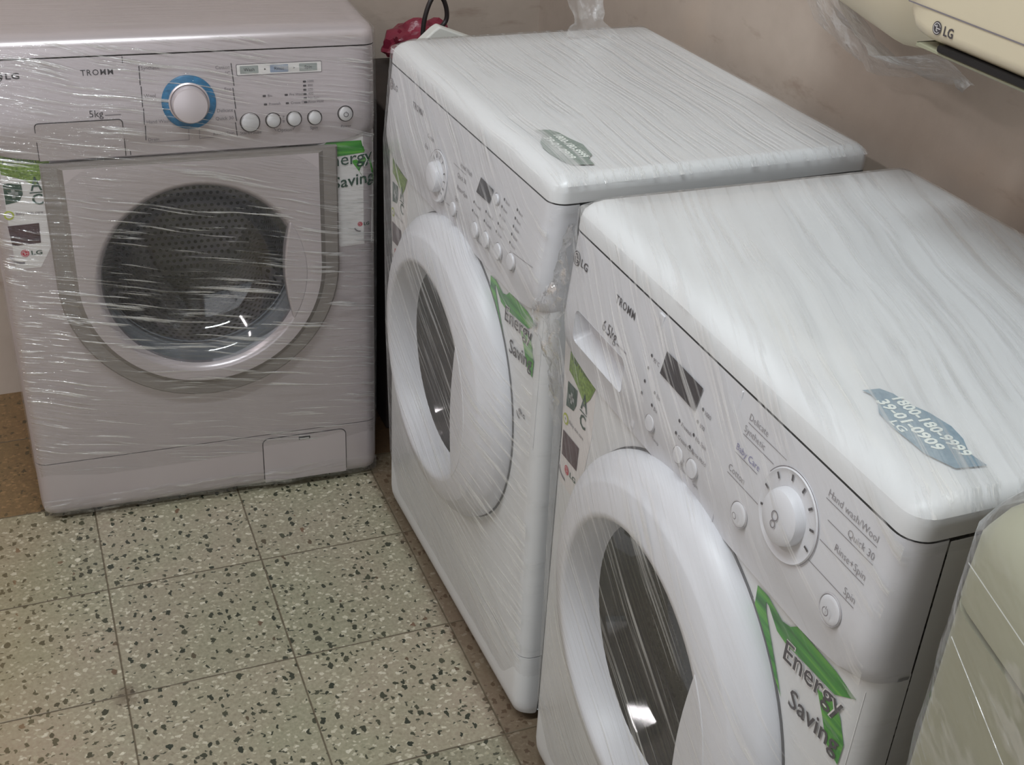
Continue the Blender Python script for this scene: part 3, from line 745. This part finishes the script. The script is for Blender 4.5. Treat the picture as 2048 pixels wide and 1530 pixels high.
fw_mt = film_mat('wrap_middle_top', rot=(0, 0, R(2)), stretch=(1.6, 130, 40), amount=.5, milk=.05, streak_white=.42, gloss=.4, thr=(.50, .62), patch=(.30, .50), bump=.45)
fw_ff = film_mat('wrap_front_front', rot=(0, R(-34), 0), stretch=(3.0, 40, 120), amount=.5, milk=.04, streak_white=.32, gloss=.45, thr=(.54, .63), patch=(.38, .58), bump=.45)
fw_ft = film_mat('wrap_front_top', rot=(0, 0, R(19)), stretch=(2.0, 100, 40), amount=.5, milk=.13, streak_white=.30, gloss=.5, thr=(.50, .64), patch=(.30, .5), bump=.6, fold=1.8)
fw_side = film_mat('wrap_side', rot=(0, 0, 0), stretch=(40, 3, 60), amount=.4, milk=.03, streak_white=.15, gloss=.3, thr=(.58, .68))
hull_wrap(SIL, fw_s, fw_st, fw_side, False)
hull_wrap(MID, fw_mf, fw_mt, fw_side, True)
hull_wrap(FRO, fw_ff, fw_ft, fw_side, True)

crinkle = film_mat('wrap_crinkled', rot=(0, 0, 0), stretch=(60, 60, 60), amount=.5, milk=.05, streak_white=.22, gloss=1.6, thr=(.54, .68), patch=(.2, .5), bump=1.0, rough=.05)
gather_film = film_mat('wrap_gathered', rot=(0, 0, 0), stretch=(9, 60, 90), amount=.5, milk=.03, streak_white=.10, gloss=1.2, thr=(.54, .70), patch=(.3, .6), bump=.8, rough=.10)
def sheet(name, rows, mat, parent, amp=.004, cuts=10, seed=0, fr=40):
    """film sheet through rows of points, crumpled"""
    bm = bmesh.new(); V = []
    import itertools
    def lerp(a, b, k): return a+(b-a)*k
    R_ = [[Vector(p) for p in r] for r in rows]
    nr, nc = len(R_), len(R_[0]); A, B = (nr-1)*cuts, (nc-1)*cuts
    for i in range(A+1):
        u = i/cuts; i0 = min(int(u), nr-2); fu = u-i0; row = []
        for j in range(B+1):
            v = j/cuts; j0 = min(int(v), nc-2); fv = v-j0
            p = (R_[i0][j0]*(1-fv)+R_[i0][j0+1]*fv)*(1-fu)+(R_[i0+1][j0]*(1-fv)+R_[i0+1][j0+1]*fv)*fu
            d = Vector((noise.noise(p*fr+Vector((seed, 0, 0))), noise.noise(p*fr+Vector((0, seed+9, 0))), noise.noise(p*fr+Vector((0, 0, seed+5)))))
            row.append(bm.verts.new(p+d*amp*2))
        V.append(row)
    for a, b in zip(V, V[1:]):
        for i in range(len(a)-1): bm.faces.new((a[i], a[i+1], b[i+1], b[i]))
    return obj(name, bm, mat, parent, angle=25)
# loose flap of wrap bridging the gap between the two white machines (in the front machine's own frame)
sheet('wrap_flap', [
    [(.012, -.002, .820), (.004, -.004, .820), (-.002, .004, .818)],
    [(.020, -.014, .745), (-.004, -.018, .755), (-.022, -.004, .748)],
    [(.030, -.020, .700), (-.016, -.024, .712), (-.048, -.022, .705)],
    [(.032, -.018, .665), (-.010, -.026, .680), (-.054, -.022, .672)],
    [(.022, -.010, .620), (.006, -.016, .640), (-.020, -.010, .648)],
    [(.010, -.004, .560), (.002, -.008, .575), (-.008, -.004, .580)]], crinkle, FRO, .0035, 9, 3, 70)
# tail of wrap pulled up from the rear corner of the middle machine
def room_to(o, p):
    return o.matrix_basis.inverted() @ Vector(p)
for o_ in (SIL, MID, FRO): o_.matrix_basis = Matrix.Translation(o_.location) @ o_.rotation_euler.to_matrix().to_4x4()
tail = [[room_to(MID, p) for p in r] for r in (
    [(.80, 1.735, .853), (.845, 1.74, .853), (.885, 1.72, .853)],
    [(.820, 1.74, .875), (.845, 1.75, .878), (.868, 1.735, .875)],
    [(.805, 1.745, .915), (.833, 1.76, .915), (.862, 1.74, .915)],
    [(.79, 1.75, .99), (.83, 1.77, .99), (.868, 1.75, .99)])]
soft_film = film_mat('wrap_soft', rot=(0, 0, 0), stretch=(40, 40, 40), amount=.35, milk=.14, streak_white=.25, gloss=.5, thr=(.50, .66), patch=(.2, .5), bump=.6, rough=.15)
sheet('wrap_tail', tail, soft_film, MID, .004, 8, 11, 45)

# ---------------------------------------------------------------- label tapes on the worktops
def top_label(parent, name, outline, mat_, lines):
    bm = bmesh.new()
    vs = [bm.verts.new((x, y, .8513)) for x, y in outline]; bm.faces.new(vs)
    lab = obj(name, bm, mat_, parent, smooth=False)
    p = Print(lambda x, z: 0, 0)
    for s, x, y, h, wd, off in lines: p.text(s, x, y, h, M['tape_txt'], width=wd, off=off)
    o = p.done('label_print', lab)
    me = o.data
    for v in me.vertices: v.co = Vector((v.co.x, v.co.z, .8517))
top_label(MID, 'phone_label', [(.436, .046), (.441, .066), (.452, .072), (.475, .076), (.50, .083), (.535, .078), (.546, .068), (.566, .066), (.560, .040), (.547, .034), (.520, .030), (.500, .030), (.478, .036), (.462, .046), (.452, .050)], M['tape_grey'],
          [('1800-180-9999', .462, .061, .010, .080, .03), ('39-01-0909', .466, .045, .010, .076, .03)])
top_label(FRO, 'phone_label', [(.444, .060), (.446, .076), (.456, .082), (.472, .084), (.490, .092), (.512, .096), (.530, .093), (.548, .084), (.566, .086), (.562, .060), (.548, .054), (.538, .050), (.520, .050), (.500, .049), (.478, .052), (.462, .062), (.452, .063)], M['tape_blue'],
          [('1800-180-9999', .463, .0755, .0105, .088, .03), ('39-01-0909', .462, .0605, .0105, .076, .03), ('LG', .492, .0512, .007, .016, .02)])

# ---------------------------------------------------------------- wrapped top-loader at the right edge
APP = thing('top_loading_washer', 'cream appliance bundled in creased clear plastic, cut off by the right edge of the photo', 'washing machine', (.497, .452, 0), radians(-103))
bm = bmesh.new()
A2 = lambda z, i, r=.03: [(x, y, z) for x, y in rrect(i, .54-i, i, .54-i, max(r-i*.3, .01), .03, 6)]
loft(bm, [A2(.03, .01), A2(.05, .0), A2(.865, 0)]); obj('cabinet', bm, M['cream_dark'], APP)
bm = bmesh.new(); loft(bm, [A2(.868, .001, .035), A2(.872, -.002, .035), A2(.915, -.001, .035), A2(.932, .006, .035), A2(.942, .016, .035), A2(.946, .030, .035)]); obj('top_panel', bm, M['cream_dark'], APP)
bm = bmesh.new(); loft(bm, [[(x, y, z) for x, y in rrect(.06, .48, .05, .40, .03, .02)] for z in (.945, .954)]); obj('lid', bm, M['whitecard'], APP, bevel=.003)
for fx in (.06, .48):
    for fy in (.06, .48):
        bm = bmesh.new(); loft(bm, [[(fx+.02*cos(a*pi/8), fy+.02*sin(a*pi/8), z) for a in range(16)] for z in (0.0, .031)]); obj('foot', bm, M['black'], APP)
app_film = film_mat('wrap_heavy', rot=(0, R(-20), 0), stretch=(14, 30, 34), amount=.5, milk=.07, streak_white=.18, gloss=.6, thr=(.56, .64), patch=(.35, .6), bump=.8, rough=.12)
bm = bmesh.new()
rings = [A2(.0305, -.003, .035), A2(.2, -.004, .035), A2(.5, -.003, .035), A2(.75, -.003, .035), A2(.86, -.004, .035), A2(.92, -.005, .04), A2(.938, .002, .04), A2(.950, .012, .04), A2(.9575, .04, .04)]
loft(bm, rings, False, True)
es = [e for e in bm.edges if e.calc_length() > .08]; bmesh.ops.subdivide_edges(bm, edges=es, cuts=8, use_grid_fill=True)
for v in bm.verts:
    d = noise.noise(v.co*14)*.004+noise.noise(v.co*35)*.002
    v.co += Vector((d*.5, -abs(d)*.6 if v.co.y < .1 else 0, abs(d)*.5 if v.co.z > .9 else 0))
obj('stretch_wrap', bm, app_film, APP, angle=60)
# creased seams of the wrapping, drawn tight
for a, b in (((.03, -.0085, .908), (.50, -.0085, .885)), ((.035, -.0085, .855), (.50, -.0085, .70))):
    pts = [Vector(a).lerp(Vector(b), k/10)+Vector((0, noise.noise(Vector((k, 0, 3)))*.001, noise.noise(Vector((k, 5, 0)))*.004)) for k in range(11)]
    curve_tube('wrap_crease', pts, .0004, soft_film, APP, 4)

# ---------------------------------------------------------------- air conditioner on the right wall
AC = thing('air_conditioner', 'cream air conditioner mounted on the wall above the white machines, dark outlet slot below', 'air conditioner', (.80, .975, 1.05))
# local frame: +x towards the wall, -y along the unit to the right, z up
def ac_ring(y, z0, z1, x0, x1, rb, rt):
    P = []
    for cx, cz, r, a0 in ((x0+rb, z0+rb, rb, 180), (x1-.005, z0+.005, .005, 270), (x1-.005, z1-.005, .005, 0), (x0+rt, z1-rt, rt, 90)):
        for i in range(7):
            a = radians(a0+90*i/6); P.append((cx+r*cos(a), y, cz+r*sin(a)))
    return P
ACR = WX-.80
bm = bmesh.new()
loft(bm, [ac_ring(y, z0, .285, x0, ACR, rb, .05) for y, z0, x0, rb in ((0.0, .040, .030, .02), (-.004, .030, .014, .02), (-.012, .021, .005, .018), (-.026, .0155, .001, .016), (-.045, .014, 0, .014), (-.80, .014, 0, .014))])
obj('front_cover', bm, M['cream'], AC, angle=50)
bm = bmesh.new()
prism(bm, rr(-.79, -.062, .0085, .0145, .002), 0, .03)
bmesh.ops.rotate(bm, verts=bm.verts, cent=(0, 0, 0), matrix=Matrix.Rotation(pi/2, 3, 'Z'))
for v in bm.verts: v.co = Vector((abs(v.co.x) + .002, v.co.y, v.co.z))
obj('outlet_slot', bm, M['black'], AC, smooth=False)
bm = bmesh.new()
loft(bm, [ac_ring(y, z, .0085, .004, ACR, .003, .003) for y, z in ((-.030, .006), (-.07, .004), (-.80, .003))]); obj('lower_lip', bm, M['cream_dark'], AC, angle=50)
bm = bmesh.new(); bx(bm, .03, ACR, -.8, -.03, .006, .016); obj('inner_body', bm, M['black'], AC)
p = Print(lambda x, z: 0, .0007)
p.line(.012, .0435, .79, .0435, .0014, M['ink_soft'])
lg_mark(p, .059, .0295, .0062, M['ink'], .013, .0085, M['ink'], gap=.0035)
o = p.done('front_print', AC)
for v in o.data.vertices: v.co = Vector((v.co.y, -v.co.x, v.co.z))
# rounded side casing, swelling back to the wall
bm = bmesh.new(); rings = []
for k in range(11):
    f = k/10; y = -.012+f*.32
    zb_ = .012-.046*min(1, f/.25)**.6+.05*max(0, f-.3); zt_ = .26-.03*f; g = min(1, f/.12)**.5 if f < .12 else 1
    cx, cz = .128, (zb_+zt_)/2; rx, rz = .104*(.75+.25*g), (zt_-zb_)/2
    rings.append([(cx+rx*math.copysign(abs(cos(a))**.75, cos(a)), y, cz+rz*math.copysign(abs(sin(a))**.75, sin(a))) for a in [2*pi*i/40 for i in range(40)]])
loft(bm, rings); obj('side_casing', bm, M['cream'], AC, angle=60)
sheet('plastic_cover', [
    [(.11, .34, .10), (.07, .20, .0), (.05, .09, -.038), (.03, -.03, -.012)],
    [(.15, .44, .05), (.13, .28, -.02), (.12, .13, -.060), (.09, -.03, -.040)],
    [(.19, .56, .02), (.18, .40, -.05), (.17, .20, -.085), (.14, .04, -.065)],
    [(.20, .60, .01), (.20, .44, -.07), (.20, .28, -.12), (.19, .14, -.09)]], soft_film, AC, .006, 8, 21, 22)

# ---------------------------------------------------------------- things in the far corner
bm = bmesh.new(); bx(bm, .60, .98, 2.02, 2.34, 0, .66); tag(obj('cardboard_box', bm, M['carton'], bevel=.004), 'dark carton standing in the corner gap behind the machines', 'box')
bm = bmesh.new(); bmesh.ops.create_icosphere(bm, subdivisions=4, radius=1)
for v in bm.verts:
    q = v.co.copy(); k = 1+.22*noise.noise(q*2.2)+.12*noise.noise(q*6)
    v.co = Vector((q.x*.072*k+.745, q.y*.05*k+2.27, max(.6605, q.z*.046*k+.703)))
tag(obj('plastic_bag', bm, M['redbag'], angle=25), 'crumpled crimson plastic bag in the corner behind the silver machine', 'bag')
curve_tube('power_cord', [(.684, 2.08, .66), (.683, 2.08, .70), (.684, 2.08, .765), (.686, 2.08, .80), (.698, 2.08, .835), (.712, 2.085, .845), (.728, 2.09, .83), (.735, 2.09, .80), (.727, 2.09, .785), (.705, 2.08, .778), (.690, 2.08, .765), (.687, 2.08, .72), (.69, 2.08, .664)], .0042, M['cord'])
tag(bpy.data.objects['power_cord'], 'dark power cord looped up behind the middle machine, beside the red bag', 'cord')
bm = bmesh.new(); prism(bm, [(.60, 0), (.86, 0), (.86, .757), (.664, .831), (.655, .835), (.645, .829), (.60, .79)], 1.90, 1.925)
tag(obj('foam_board', bm, M['whitecard'], bevel=.003), 'white board with a sloping top edge peeking up behind the middle machine', 'board')

# wrap gathered under the front edge of the silver machine
rows = []
for y, z in ((-.0035, .050), (-.0045, .030), (-.001, .014), (.012, .004)):
    rows.append([(.005+.59*i/14, y+.0015*sin(i*1.7), z+.0035*sin(i*2.3+z*90)*(z < .04)) for i in range(15)])
sheet('wrap_gather', rows, gather_film, SIL, .0010, 5, 31, 35)
